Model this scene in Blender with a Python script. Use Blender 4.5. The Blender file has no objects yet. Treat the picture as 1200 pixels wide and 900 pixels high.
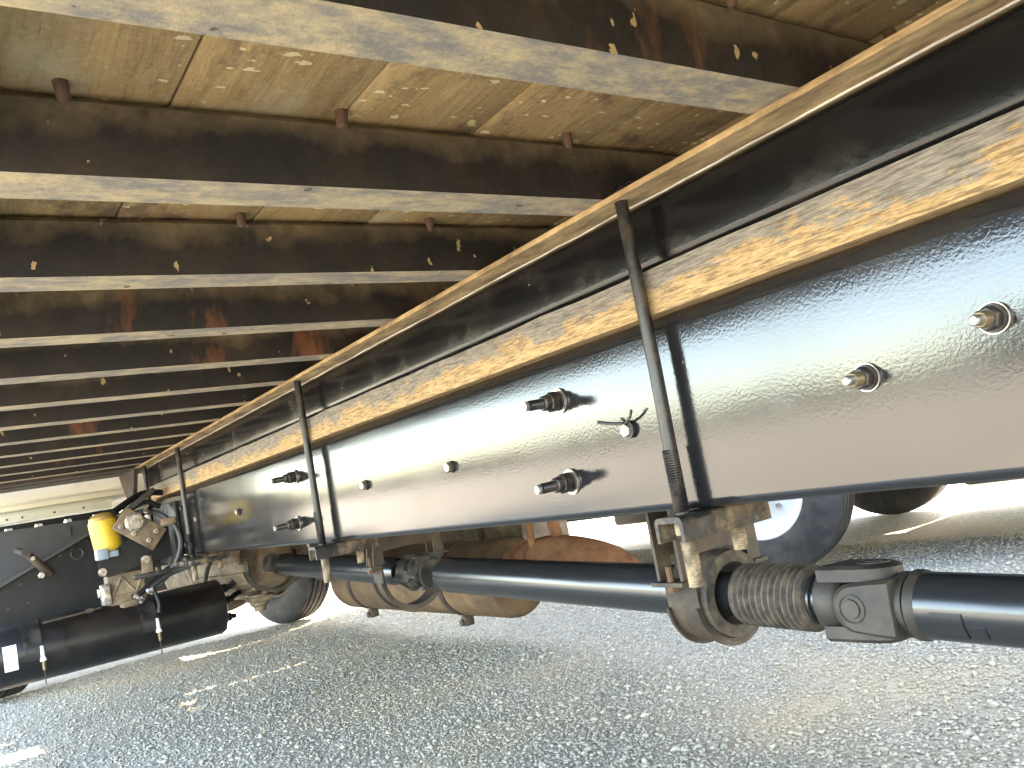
import bpy, bmesh, math, random
import numpy as np
from mathutils import Vector, Matrix
random.seed(7); rng = np.random.default_rng(7)
R = math.radians
S = bpy.context.scene
H = 0.87                      # camera height above the gravel; part coordinates below are relative to this height

# ------------------------------------------------------------------ camera
cd = bpy.data.cameras.new('camera'); cam = bpy.data.objects.new('camera', cd)
S.collection.objects.link(cam); S.camera = cam
dy = Vector((-668, 227, 980)).normalized()
dx = Vector((1385, -156, 980)); dx = (dx - dy * dx.dot(dy)).normalized()
dz = dx.cross(dy)
right = Vector((dx[0], dy[0], dz[0])); down = Vector((dx[1], dy[1], dz[1])); fwd = Vector((dx[2], dy[2], dz[2]))
M = Matrix((right, -down, -fwd)).transposed().to_4x4(); M.translation = (0, 0, H)
cam.matrix_world = M
cd.sensor_width = 36; cd.lens = 980 / 1200 * 36; cd.clip_start = .02; cd.clip_end = 2000

# ------------------------------------------------------------------ light
SUN_EL, SUN_AZ = 44.0, 1.0          # azimuth measured from +X (the truck's right side) towards +Y (its front)
sd = Vector((math.cos(R(SUN_EL)) * math.cos(R(SUN_AZ)), math.cos(R(SUN_EL)) * math.sin(R(SUN_AZ)), math.sin(R(SUN_EL))))
W = bpy.data.worlds.new('World'); S.world = W; W.use_nodes = True
wn = W.node_tree.nodes; wl = W.node_tree.links
sky = wn.new('ShaderNodeTexSky'); sky.sky_type = 'NISHITA'; sky.sun_disc = False
sky.sun_elevation = R(SUN_EL); sky.sun_rotation = R(90 - SUN_AZ); sky.air_density = 1.0; sky.dust_density = 1.5; sky.ozone_density = 0.0
wl.new(sky.outputs[0], wn['Background'].inputs[0]); wn['Background'].inputs[1].default_value = .15
ld = bpy.data.lights.new('sun', 'SUN'); ld.energy = 2.3; ld.angle = R(.53); ld.color = (1, .92, .80)
sun = bpy.data.objects.new('sun', ld); S.collection.objects.link(sun); sun.location = (20, 0, 30)
sun.rotation_euler = sd.to_track_quat('Z', 'Y').to_euler()
S.view_settings.view_transform = 'Standard'; S.view_settings.look = 'None'
S.view_settings.exposure = 4.3; S.view_settings.gamma = 1
S.view_settings.use_white_balance = True; S.view_settings.white_balance_temperature = 7600   # camera balanced for open shade
S.render.engine = 'CYCLES'
S.cycles.max_bounces = 10; S.cycles.diffuse_bounces = 6; S.cycles.glossy_bounces = 5

# ------------------------------------------------------------------ materials
MAT = {}
class NT:
    def __init__(s, name, kind='Object'):
        s.kind = kind; s.m = bpy.data.materials.new(name); s.m.use_nodes = True; s.t = s.m.node_tree
        s.b = s.t.nodes['Principled BSDF']; MAT[name] = s.m; s.tc = None
    def n(s, typ, **k):
        o = s.t.nodes.new('ShaderNode' + typ)
        for a, v in k.items(): setattr(o, a, v)
        return o
    def l(s, a, b): s.t.links.new(a, b)
    def co(s, scale=(1, 1, 1), kind=None):
        kind = kind or s.kind
        if kind == 'Pos':
            mp = s.n('Mapping'); mp.inputs['Scale'].default_value = scale
            s.l(s.n('NewGeometry').outputs['Position'], mp.inputs[0]); return mp.outputs[0]
        if not s.tc: s.tc = s.n('TexCoord')
        mp = s.n('Mapping'); mp.inputs['Scale'].default_value = scale
        s.l(s.tc.outputs[kind], mp.inputs[0]); return mp.outputs[0]
    def noise(s, scale, detail=4, rough=.6, st=(1, 1, 1), dist=0):
        o = s.n('TexNoise'); o.inputs['Scale'].default_value = scale; o.inputs['Detail'].default_value = detail
        o.inputs['Roughness'].default_value = rough; o.inputs['Distortion'].default_value = dist
        s.l(s.co(st), o.inputs['Vector']); return o.outputs['Fac']
    def voro(s, scale, st=(1, 1, 1), feature='F1', out='Distance', rnd=1):
        o = s.n('TexVoronoi', feature=feature); o.inputs['Scale'].default_value = scale; o.inputs['Randomness'].default_value = rnd
        s.l(s.co(st), o.inputs['Vector']); return o.outputs[out]
    def ramp(s, fac, *stops):
        o = s.n('ValToRGB'); e = o.color_ramp.elements
        while len(e) < len(stops): e.new(.5)
        for i, (p, c) in enumerate(stops):
            e[i].position = p; e[i].color = (c if isinstance(c, tuple) else (c, c, c)) + (1,)
        s.l(fac, o.inputs[0]); return o.outputs[0]
    def mix(s, fac, a, b, blend='MIX'):
        o = s.n('Mix', data_type='RGBA', blend_type=blend)
        for sock, v in ((o.inputs[0], fac), (o.inputs[6], a), (o.inputs[7], b)):
            if isinstance(v, (int, float)): sock.default_value = v
            elif isinstance(v, tuple): sock.default_value = v + (1,)
            else: s.l(v, sock)
        return o.outputs[2]
    def math(s, op, a, b=None):
        o = s.n('Math', operation=op)
        for i, v in enumerate((a, b)):
            if v is None: continue
            if isinstance(v, (int, float)): o.inputs[i].default_value = v
            else: s.l(v, o.inputs[i])
        return o.outputs[0]
    def axis(s, ax, kind='Object'):
        if not s.tc: s.tc = s.n('TexCoord')
        o = s.n('SeparateXYZ'); s.l(s.tc.outputs[kind], o.inputs[0]); return o.outputs[ax]
    def col(s, v):
        if isinstance(v, tuple): s.b.inputs['Base Color'].default_value = v + (1,)
        else: s.l(v, s.b.inputs['Base Color'])
    def rough(s, v):
        if isinstance(v, (int, float)): s.b.inputs['Roughness'].default_value = v
        else: s.l(v, s.b.inputs['Roughness'])
    def metal(s, v): s.b.inputs['Metallic'].default_value = v
    def bump(s, h, strength=.3, dist=.002):
        o = s.n('Bump'); o.inputs['Strength'].default_value = strength; o.inputs['Distance'].default_value = dist
        s.l(h, o.inputs['Height']); s.l(o.outputs[0], s.b.inputs['Normal'])

def spots(t, scale, size, st=(1, 1, 1), keep=.5):
    """sparse round-ish spots: 1 inside a spot"""
    o = t.n('TexVoronoi', feature='F1'); o.inputs['Scale'].default_value = scale
    mp = t.co(st)
    ns = t.n('TexNoise'); ns.inputs['Scale'].default_value = scale * 2.2; ns.inputs['Detail'].default_value = 6
    t.l(mp, ns.inputs['Vector'])
    ad = t.n('MixRGB') if False else t.n('VectorMath', operation='MULTIPLY_ADD')
    t.l(ns.outputs['Color'], ad.inputs[0]); ad.inputs[1].default_value = (.9 / scale,) * 3; t.l(mp, ad.inputs[2])
    t.l(ad.outputs[0], o.inputs['Vector'])
    sep = t.n('SeparateColor'); t.l(o.outputs['Color'], sep.inputs[0])
    thr = t.math('MULTIPLY', sep.outputs[1], size)
    inside = t.math('LESS_THAN', o.outputs['Distance'], thr)
    on = t.math('GREATER_THAN', sep.outputs[0], 1 - keep)
    return t.math('MULTIPLY', inside, on)

# glossy black chassis paint with orange peel
t = NT('paint_gloss'); t.rough(.10)
t.b.inputs['IOR'].default_value = 1.68
d = t.ramp(t.noise(3, 5), (.45, 0.0), (.75, 1.0)); sp = spots(t, 11, .07, keep=.25)
c = t.mix(t.math('MULTIPLY', d, .06), (.010, .0105, .0115), (.16, .13, .10)); c = t.mix(t.math('MULTIPLY', sp, .5), c, (.25, .22, .18)); t.col(c)
t.rough(t.ramp(t.noise(7, 5), (.35, .10), (.75, .17)))
t.bump(t.math('ADD', t.noise(230, 2, .55), t.math('MULTIPLY', t.noise(9, 1), .7)), .14, .0010)
t = NT('paint_subframe'); t.b.inputs['IOR'].default_value = 1.4
sp = spots(t, 15, .17, keep=.5); d = t.ramp(t.noise(9, 6, .7), (.5, 0.0), (.8, 1.0))
c = t.mix(t.math('MULTIPLY', d, .16), (.006, .006, .0065), (.08, .055, .035)); c = t.mix(t.math('MULTIPLY', sp, .75), c, (.42, .38, .32)); t.col(c)
t.rough(t.ramp(d, (0, .16), (1, .42))); t.bump(t.noise(120, 2), .12, .0015)
t = NT('paint_black'); t.col(t.mix(t.ramp(t.noise(9, 6, .65), (.5, 0.0), (.78, .6)), (.012, .012, .013), (.13, .10, .07)))
t.rough(t.ramp(t.noise(14, 4), (.3, .22), (.7, .5))); t.bump(t.noise(90, 3), .15)
t = NT('shaft_paint'); dl = t.ramp(t.noise(18, 5, .7, (1, .12, 1)), (.55, 0.0), (.95, .3))
t.col(t.mix(dl, (.016, .017, .019), (.16, .13, .10))); t.rough(t.ramp(t.noise(30, 4), (.3, .20), (.75, .27))); t.bump(t.noise(220, 2), .03, .0006)
t.b.inputs['IOR'].default_value = 1.7
t = NT('plastic_black'); t.b.inputs['Specular IOR Level'].default_value = .35; t.col(t.mix(t.ramp(t.noise(4, 5), (.45, 0.0), (.8, .5)), (.006, .006, .007), (.035, .03, .025))); t.rough(.45); t.bump(t.noise(200, 2), .1)
t = NT('plastic_grey'); t.col(t.mix(t.ramp(t.noise(5, 5), (.4, 0.0), (.8, .6)), (.030, .031, .034), (.075, .064, .052))); t.rough(.5)
t = NT('tank_paint'); t.col(t.mix(t.ramp(t.noise(5, 5, .65), (.5, 0.0), (.85, .6)), (.006, .0055, .006), (.06, .04, .03))); t.rough(t.ramp(t.noise(8, 4), (.3, .28), (.7, .45))); t.bump(t.noise(60, 3), .06)

# crossmember web: old black paint under brown dust that clings under the planks, with mud spots
t = NT('steel_web', 'Pos')
z = t.axis(2); n1 = t.noise(9, 6, .65); n2 = t.noise(45, 5, .7)
edge = t.math('ADD', t.math('MULTIPLY', z, 16.0), t.math('MULTIPLY', t.math('SUBTRACT', n1, .5), 1.6))
dust = t.ramp(edge, (.05, 0.0), (.75, 1.0))
c = t.mix(t.ramp(n1, (.42, 0.0), (.8, .5)), (.014, .012, .010), (.07, .045, .024))
c = t.mix(t.math('MULTIPLY', dust, .75), c, t.ramp(n2, (.3, (.13, .09, .05)), (.7, (.33, .24, .12))))
c = t.mix(spots(t, 15, .13, keep=.4), c, t.ramp(n2, (.35, (.45, .18, .05)), (.65, (.50, .34, .14))))
c = t.mix(spots(t, 34, .22, (1, 1, .7), keep=.42), c, (.42, .30, .14))
rs = t.math('MULTIPLY', t.ramp(t.noise(6, 5, .7, (1, 1, .35)), (.60, 0.0), (.72, 1.0)), .6)
c = t.mix(rs, c, (.30, .11, .035)); t.col(c); t.rough(t.ramp(n2, (.3, .42), (.7, .8))); t.bump(n2, .35, .002)
# crossmember flange underside: pale dust, blue-grey worn patches, rusty rims
t = NT('steel_flange', 'Pos')
n1 = t.noise(8, 7, .75, (.8, 1.6, 1)); n2 = t.noise(48, 6, .75, (.45, 1, 1)); n3 = t.noise(130, 3, .7)
c = t.mix(t.ramp(n1, (.38, 0.0), (.54, 1.0)), (.46, .36, .21), (.21, .19, .16))
c = t.mix(t.ramp(n2, (.46, 0.0), (.68, .8)), c, (.58, .43, .22))
c = t.mix(t.ramp(n2, (.30, .8), (.42, 0.0)), c, (.17, .15, .125))
c = t.mix(t.ramp(n3, (.55, 0.0), (.75, .5)), c, (.30, .22, .13))
c = t.mix(spots(t, 22, .22, keep=.4), c, (.11, .085, .06)); c = t.mix(spots(t, 14, .2, keep=.3), c, (.62, .44, .18))
t.col(c); t.rough(.75); t.bump(t.math('ADD', n2, n3), .4, .002)
t = NT('dust_edge'); n2 = t.noise(30, 5, .7, (1, .3, 1))
t.col(t.mix(t.ramp(n2, (.35, 0.0), (.65, 1.0)), (.16, .10, .05), (.52, .36, .17))); t.rough(.85); t.bump(n2, .3)
t = NT('pale_bead'); t.col(t.mix(t.ramp(t.noise(25, 4, .6, (1, .25, 1)), (.4, 0.0), (.65, 1.0)), (.28, .25, .20), (.60, .56, .48))); t.rough(.5)
# deck planks
t = NT('plank_wood', 'Pos')
oi = t.n('ObjectInfo')
g = t.noise(9, 8, .72, (4, .35, 4), dist=.8); g2 = t.noise(55, 5, .75, (3, .25, 3), dist=.5); st_ = t.noise(4.5, 7, .7, (1.2, .9, 1)); g3 = t.noise(150, 3, .7)
c = t.ramp(g, (.25, (.20, .115, .042)), (.5, (.34, .21, .080)), (.75, (.46, .305, .125)))
c = t.mix(t.ramp(g2, (.34, .45), (.5, 0.0)), c, (.13, .085, .05))
c = t.mix(t.ramp(g3, (.5, 0.0), (.75, .5)), c, (.46, .36, .21))
c = t.mix(t.ramp(st_, (.53, 0.0), (.60, .85)), c, (.12, .072, .042))
c = t.mix(t.ramp(st_, (.3, .6), (.43, 0.0)), c, (.43, .34, .205))
c = t.mix(spots(t, 75, .32, (.55, 1, 1), keep=.5), c, (.60, .48, .27))
c = t.mix(spots(t, 26, .17, (.6, 1, 1), keep=.35), c, (.62, .47, .22))
c = t.mix(spots(t, 8, .11, (1.6, .8, 1), keep=.5), c, (.62, .36, .09))
hs = t.n('HueSaturation'); t.l(c, hs.inputs['Color']); t.l(t.math('ADD', t.math('MULTIPLY', oi.outputs['Random'], .36), .80), hs.inputs['Value'])
t.col(hs.outputs[0]); t.rough(.82); t.bump(t.math('ADD', t.math('ADD', g, t.math('MULTIPLY', g2, .6)), t.math('MULTIPLY', g3, .3)), .5, .003)
# timber spacer: raw orange grain where the grey skin has worn off
t = NT('timber')
g = t.noise(60, 8, .8, (2.2, .32, 2.2), dist=.7); g2 = t.noise(170, 4, .75, (2, .16, 2)); lg = t.noise(4.0, 8, .8, (1, .8, 1.6))
zz = t.axis(2)
c = t.ramp(g, (.25, (.22, .125, .055)), (.45, (.44, .285, .13)), (.70, (.62, .45, .24)))
c = t.mix(t.ramp(g2, (.40, .8), (.53, 0.0)), c, (.14, .085, .045))
msk = t.math('ADD', t.math('ADD', t.math('MULTIPLY', t.math('ADD', zz, .004), 13.0), t.math('MULTIPLY', t.math('SUBTRACT', lg, .5), 2.6)), t.math('MULTIPLY', t.math('SUBTRACT', g, .5), 1.5))
gm = t.ramp(msk, (-.0, 0.0), (.10, 1.0))
c = t.mix(t.math('MULTIPLY', gm, .9), c, t.ramp(g2, (.35, (.085, .078, .070)), (.62, (.26, .24, .21))))
c = t.mix(t.ramp(g, (.30, .8), (.40, 0.0)), c, (.07, .05, .035)); t.col(c); t.rough(.85); t.bump(t.math('ADD', g, t.math('MULTIPLY', g2, 1.0)), .8, .004)
# metals
t = NT('rod_black'); n2 = t.noise(30, 5, .7); t.col(t.mix(t.ramp(n2, (.5, 0.0), (.75, .7)), (.013, .012, .012), (.11, .08, .055))); t.rough(t.ramp(n2, (.3, .25), (.7, .5)))
t = NT('rod_dusty'); n2 = t.noise(40, 5, .7); t.col(t.mix(t.ramp(n2, (.4, 0.0), (.65, 1.0)), (.11, .085, .06), (.38, .29, .18))); t.rough(.7); t.bump(n2, .3, .001)
t = NT('clamp_steel'); n1 = t.noise(14, 5, .7); t.col(t.mix(t.ramp(n1, (.50, 0.0), (.66, 1.0)), (.014, .013, .012), (.20, .14, .08))); t.rough(t.ramp(n1, (.4, .3), (.6, .8))); t.bump(t.noise(70, 3), .25, .001)
t = NT('hanger_steel'); n1 = t.noise(12, 6, .7); t.col(t.mix(t.ramp(n1, (.36, 0.0), (.7, 1.0)), (.020, .0165, .0135), (.095, .064, .040))); t.rough(.6); t.bump(t.noise(70, 3), .3, .0015)
t = NT('cast_iron'); n1 = t.noise(16, 6, .7); t.col(t.mix(t.ramp(n1, (.36, 0.0), (.72, 1.0)), (.015, .0135, .012), (.058, .044, .032))); t.rough(.55); t.bump(t.noise(120, 3), .35, .0012)
t = NT('zinc'); t.metal(.8); t.col(t.mix(t.ramp(t.noise(60, 4), (.4, 0.0), (.65, 1.0)), (.55, .53, .50), (.25, .19, .13))); t.rough(.32)
t = NT('brass_tip'); t.metal(.6); t.col((.20, .15, .09)); t.rough(.4)
t = NT('rust'); n1 = t.noise(11, 6, .7); t.col(t.mix(t.ramp(n1, (.35, 0.0), (.68, 1.0)), (.13, .05, .022), (.34, .16, .075))); t.rough(.85); t.bump(t.noise(80, 4, .7), .5, .0015)
t = NT('muffler_skin'); n1 = t.noise(7, 6, .7); t.col(t.mix(t.ramp(n1, (.38, 0.0), (.66, 1.0)), (.085, .05, .027), (.19, .115, .055))); t.rough(.7); t.bump(t.noise(50, 4), .25, .0015)
t = NT('alloy_dirty'); n1 = t.noise(12, 6, .7); t.col(t.mix(t.ramp(n1, (.36, 0.0), (.68, 1.0)), (.09, .06, .036), (.27, .20, .125))); t.rough(.68); t.bump(t.noise(60, 4), .35, .0015)
t = NT('rusty_bolt'); n1 = t.noise(50, 4); t.col(t.mix(n1, (.06, .030, .016), (.16, .09, .05))); t.rough(.85)
t = NT('rubber'); n1 = t.noise(8, 6, .7); t.col(t.mix(t.ramp(n1, (.42, 0.0), (.75, .8)), (.022, .022, .024), (.085, .075, .065))); t.rough(.7); t.bump(t.noise(90, 3), .2, .001)
t = NT('boot_rubber'); n2 = t.noise(38, 5, .7); t.col(t.mix(t.ramp(n2, (.40, 0.0), (.80, .8)), (.035, .030, .026), (.20, .15, .10))); t.rough(.75); t.bump(n2, .3, .0015)
t = NT('cab_cream'); n1 = t.noise(5, 5, .7); t.col(t.mix(t.ramp(n1, (.55, 0.0), (.85, .6)), (.70, .655, .52), (.42, .35, .24))); t.rough(.35)
t = NT('white_paint'); t.col(t.mix(t.ramp(t.noise(6, 5), (.5, 0.0), (.8, .5)), (.78, .78, .76), (.5, .46, .40))); t.rough(.4)
t = NT('yellow'); zz = t.axis(2); t.col(t.mix(t.ramp(t.noise(25, 5), (.48, 0.0), (.75, .7)), (.72, .46, .035), (.45, .30, .08))); t.rough(.4)
t = NT('brown_cap'); t.col((.33, .21, .06)); t.rough(.5)
t = NT('blue_plastic'); t.col((.24, .28, .33)); t.rough(.5)
t = NT('glass_dark'); t.col((.02, .025, .03)); t.rough(.05)
t = NT('lamp_red'); t.col((.5, .02, .015)); t.rough(.2)
t = NT('sticker'); br = t.n('TexBrick'); br.inputs['Scale'].default_value = 150; br.inputs['Color1'].default_value = (.38, .42, .46, 1); br.inputs['Color2'].default_value = (.6, .62, .64, 1); br.inputs['Mortar'].default_value = (.8, .8, .8, 1)
br.inputs['Mortar Size'].default_value = .03; mp = t.n('Mapping'); mp.inputs['Rotation'].default_value = (R(90), 0, 0); t.tc = t.n('TexCoord'); t.l(t.tc.outputs['Object'], mp.inputs[0]); t.l(mp.outputs[0], br.inputs[0]); t.col(br.outputs[0]); t.rough(.4)
# gravel
def gravel(name, stones):
    t = NT(name)
    if stones:
        ge = t.n('NewGeometry'); rnd = ge.outputs['Random Per Island']
        c = t.ramp(rnd, (0, (.26, .24, .205)), (.22, (.36, .335, .285)), (.6, (.45, .41, .335)), (.86, (.48, .425, .325)), (1, (.57, .53, .455)))
    else:
        v = t.n('TexVoronoi'); v.inputs['Scale'].default_value = 95; t.l(t.co(), v.inputs['Vector'])
        sp_ = t.n('SeparateColor'); t.l(v.outputs['Color'], sp_.inputs[0])
        c = t.ramp(sp_.outputs[0], (0, (.21, .19, .16)), (.5, (.40, .37, .31)), (.85, (.45, .405, .325)), (1, (.58, .535, .44)))
        c = t.mix(t.ramp(v.outputs['Distance'], (.45, 0.0), (.8, .65)), c, (.25, .23, .19))
    g = t.n('NewGeometry'); 
    n1 = t.n('TexNoise'); n1.inputs['Scale'].default_value = .9; n1.inputs['Detail'].default_value = 6; t.l(g.outputs['Position'], n1.inputs['Vector'])
    c = t.mix(t.ramp(n1.outputs['Fac'], (.50, 0.0), (.66, .75)), c, (.46, .39, .28))
    c = t.mix(t.ramp(n1.outputs['Fac'], (.28, .35), (.44, 0.0)), c, (.36, .34, .30))
    t.col(c); t.rough(.9)
    if not stones:
        t.bump(t.math('ADD', t.math('MULTIPLY', v.outputs['Distance'], -1.0), t.noise(22, 5)), .6, .004)
    return t
gravel('gravel', False); gravel('gravel_stones', True)
t = NT('leaf_dry'); t.col((.55, .47, .33)); t.rough(.8)
t = NT('foliage'); t.col(t.mix(t.noise(.6, 5), (.03, .034, .026), (.07, .078, .06))); t.rough(.8)

# ------------------------------------------------------------------ mesh helpers
class MB:
    def __init__(s): s.v = []; s.f = []; s.m = []
    def add(s, vs, fs, m=0):
        o = len(s.v); s.v += [tuple(p) for p in vs]; s.f += [tuple(i + o for i in f) for f in fs]; s.m += [m] * len(fs); return s
    def box(s, x0, x1, y0, y1, z0, z1, m=0, bev=0, mat=None):
        if bev:
            bm = bmesh.new(); bmesh.ops.create_cube(bm, size=1)
            for v in bm.verts: v.co = Vector(((x0 + x1) / 2 + v.co.x * (x1 - x0), (y0 + y1) / 2 + v.co.y * (y1 - y0), (z0 + z1) / 2 + v.co.z * (z1 - z0)))
            bmesh.ops.bevel(bm, geom=bm.edges[:], offset=bev, segments=2, affect='EDGES', profile=.5)
            bm.verts.index_update(); vs = [v.co.copy() for v in bm.verts]; fs = [[v.index for v in f.verts] for f in bm.faces]; bm.free()
        else:
            vs = [Vector((x, y, z)) for x in (x0, x1) for y in (y0, y1) for z in (z0, z1)]
            fs = [(0, 1, 3, 2), (4, 6, 7, 5), (0, 4, 5, 1), (2, 3, 7, 6), (0, 2, 6, 4), (1, 5, 7, 3)]
        if mat: vs = [mat @ v for v in vs]
        return s.add(vs, fs, m)
    def prism(s, pts, a0, a1, axis='Y', m=0, mats=None):
        """closed outline pts (2-D) swept along an axis; axis Y: (x,z), X: (y,z), Z: (x,y)"""
        k = len(pts)
        def P(p, a): return {'Y': (p[0], a, p[1]), 'X': (a, p[0], p[1]), 'Z': (p[0], p[1], a)}[axis]
        vs = [P(p, a0) for p in pts] + [P(p, a1) for p in pts]
        fs = [(i, (i + 1) % k, k + (i + 1) % k, k + i) for i in range(k)]
        o = len(s.f); s.add(vs, fs + [tuple(range(k))[::-1], tuple(range(k, 2 * k))], m)
        if mats:
            for i in range(k): s.m[o + i] = mats[i]
        return s
    def lathe(s, prof, n=16, o=(0, 0, 0), ax=(1, 0, 0), m=0, cap=True, mats=None):
        """prof: list of (distance along axis, radius)"""
        a = Vector(ax).normalized(); u = a.orthogonal().normalized(); w = a.cross(u); o = Vector(o); vs = []; fs = []
        for d, r in prof:
            for i in range(n):
                t = 2 * math.pi * i / n; vs.append(o + a * d + u * (r * math.cos(t)) + w * (r * math.sin(t)))
        k = len(prof); ms = []
        for j in range(k - 1):
            for i in range(n):
                fs.append((j * n + i, j * n + (i + 1) % n, (j + 1) * n + (i + 1) % n, (j + 1) * n + i)); ms.append(mats[j] if mats else m)
        if cap: fs += [tuple(range(n))[::-1], tuple(range((k - 1) * n, k * n))]; ms += [ms[0], ms[-1]]
        st = len(s.m); s.add(vs, fs, m); s.m[st:] = ms; return s
    def tube(s, path, r, n=10, m=0, cap=True):
        pts = [Vector(p) for p in path]; rs = r if isinstance(r, (list, tuple)) else [r] * len(pts); vs = []; fs = []; u = None
        for i, p in enumerate(pts):
            d = (pts[min(i + 1, len(pts) - 1)] - pts[max(i - 1, 0)]).normalized()
            u = d.orthogonal().normalized() if u is None else (u - d * u.dot(d)).normalized(); w = d.cross(u)
            for j in range(n):
                t = 2 * math.pi * j / n; vs.append(p + (u * math.cos(t) + w * math.sin(t)) * rs[i])
        for i in range(len(pts) - 1):
            for j in range(n): fs.append((i * n + j, i * n + (j + 1) % n, (i + 1) * n + (j + 1) % n, (i + 1) * n + j))
        if cap: fs += [tuple(range(n))[::-1], tuple(range((len(pts) - 1) * n, len(pts) * n))]
        return s.add(vs, fs, m)
def smooth_path(pts, k=6):
    """Catmull-Rom through pts"""
    p = [Vector(q) for q in pts]; p = [p[0] * 2 - p[1]] + p + [p[-1] * 2 - p[-2]]; out = []
    for i in range(1, len(p) - 2):
        for j in range(k):
            t = j / k; a, b, c, d = p[i - 1], p[i], p[i + 1], p[i + 2]
            out.append(.5 * ((2 * b) + (c - a) * t + (2 * a - 5 * b + 4 * c - d) * t * t + (3 * b - a - 3 * c + d) * t ** 3))
    return out + [p[-2]]
def arc(cx, cy, r, a0, a1, k): return [(cx + r * math.cos(R(a0 + (a1 - a0) * i / k)), cy + r * math.sin(R(a0 + (a1 - a0) * i / k))) for i in range(k + 1)]
COL = S.collection; ORG = {}
def link(o, parent, world):
    COL.objects.link(o); ORG[o.name] = Vector(world)
    if parent: o.parent = parent; o.location = Vector(world) - ORG[parent.name]
    else: o.location = world
    return o
def empty(name, loc, rz=0):
    o = bpy.data.objects.new(name, None); o.empty_display_size = .2; link(o, None, loc); o.rotation_euler.z = rz; return o
def build(mb, name, mats, parent=None, label=None, z=H, angle=32, kind=None, base=False):
    vs = np.array(mb.v, dtype=float); vs[:, 2] += z
    c = (vs.min(0) + vs.max(0)) / 2
    if base: c[2] = vs[:, 2].min()
    me = bpy.data.meshes.new(name); me.from_pydata((vs - c).tolist(), [], mb.f)
    for q in ([mats] if isinstance(mats, str) else mats): me.materials.append(MAT[q])
    me.polygons.foreach_set('material_index', mb.m); me.polygons.foreach_set('use_smooth', [True] * len(mb.f))
    bm = bmesh.new(); bm.from_mesh(me); bmesh.ops.recalc_face_normals(bm, faces=bm.faces[:]); bm.to_mesh(me); bm.free()
    me.set_sharp_from_angle(angle=R(angle)); me.update()
    o = bpy.data.objects.new(name, me); link(o, parent, c)
    if label: o['label'] = label
    if kind: o['kind'] = kind
    return o
def twin(o, offset, parent=None):
    """copy of one object sharing its mesh; offset is a world vector"""
    c = o.copy(); COL.objects.link(c); ORG[c.name] = ORG[o.name] + Vector(offset); c.parent = parent or o.parent
    c.location = ORG[c.name] - (ORG[c.parent.name] if c.parent else Vector()); return c
def tag(o, label, cat, group=None):
    o['label'] = label; o['category'] = cat
    if group: o['group'] = group
def hexnut(mb, o, ax, r, t, m=0): return mb.lathe([(0, r * .9), (t * .12, r), (t * .88, r), (t, r * .86)], 6, o, ax, m)

# ------------------------------------------------------------------ ground
GX0, GX1, GY0, GY1 = -160, 160, -160, 160
mb = MB()
def gz(x, y): return 0.012 * math.sin(x * 1.7 + y * .8) * math.sin(y * 1.1 - x * .5) + .006 * math.sin(x * 4.1 - 2.3 * y)
xs = list(np.linspace(-160, -5, 12)) + list(np.linspace(-4, 11, 121)) + list(np.linspace(12, 160, 12)); ys = list(np.linspace(-160, -5, 12)) + list(np.linspace(-4, 14, 145)) + list(np.linspace(15, 160, 12))
idx = {}
for i, x in enumerate(xs):
    for j, y in enumerate(ys):
        fade = 1 if (-4 <= x <= 11 and -4 <= y <= 14) else 0
        mb.v.append((x, y, gz(x, y) * fade - .012 * fade)); idx[i, j] = len(mb.v) - 1
for i in range(len(xs) - 1):
    for j in range(len(ys) - 1): mb.f.append((idx[i, j], idx[i + 1, j], idx[i + 1, j + 1], idx[i, j + 1])); mb.m.append(0)
ground = build(mb, 'ground', 'gravel', z=0, kind='structure'); ground['label'] = 'grey crushed gravel yard under the truck'
def scatter(n, x0, x1, y0, y1, smin, smax):
    p = np.stack([rng.uniform(x0, x1, n), rng.uniform(y0, y1, n)], 1)
    s = smin * (smax / smin) ** (rng.uniform(0, 1, n) ** 1.7)
    return p, s
sets = [scatter(60000, .1, 3.2, .7, 3.3, .0032, .0085), scatter(90000, -.2, 5.0, 3.3, 7.0, .0035, .009), scatter(14000, 3.2, 5.0, .7, 3.3, .0045, .011), scatter(5000, 0, 4.5, .7, 6.5, .008, .015)]
pp = np.concatenate([a for a, b in sets]); ss = np.concatenate([b for a, b in sets]); N = len(ss)
octa = np.array([(1, 0, 0), (-1, 0, 0), (0, 1, 0), (0, -1, 0), (0, 0, 1), (0, 0, -1)], float)
of = np.array([(0, 2, 4), (2, 1, 4), (1, 3, 4), (3, 0, 4), (2, 0, 5), (1, 2, 5), (3, 1, 5), (0, 3, 5)])
V = octa[None] * rng.uniform(.6, 1.3, (N, 6, 1)) + rng.normal(0, .22, (N, 6, 3)); V[:, :, 2] *= .7
A = rng.uniform(0, 6.283, N); ca, sa = np.cos(A), np.sin(A)
V = np.stack([V[:, :, 0] * ca[:, None] - V[:, :, 1] * sa[:, None], V[:, :, 0] * sa[:, None] + V[:, :, 1] * ca[:, None], V[:, :, 2]], 2) * ss[:, None, None]
gzv = 0.012 * np.sin(pp[:, 0] * 1.7 + pp[:, 1] * .8) * np.sin(pp[:, 1] * 1.1 - pp[:, 0] * .5) + .006 * np.sin(pp[:, 0] * 4.1 - 2.3 * pp[:, 1]) - .012
V[:, :, 0] += pp[:, :1]; V[:, :, 1] += pp[:, 1:]; V[:, :, 2] += (gzv + ss * .35 + .001)[:, None]
F = (of[None] + 6 * np.arange(N)[:, None, None]).reshape(-1, 3)
me = bpy.data.meshes.new('gravel_stones'); me.vertices.add(N * 6); me.vertices.foreach_set('co', V.reshape(-1))
me.loops.add(len(F) * 3); me.loops.foreach_set('vertex_index', F.reshape(-1)); me.polygons.add(len(F)); me.polygons.foreach_set('loop_start', np.arange(len(F)) * 3)
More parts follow.
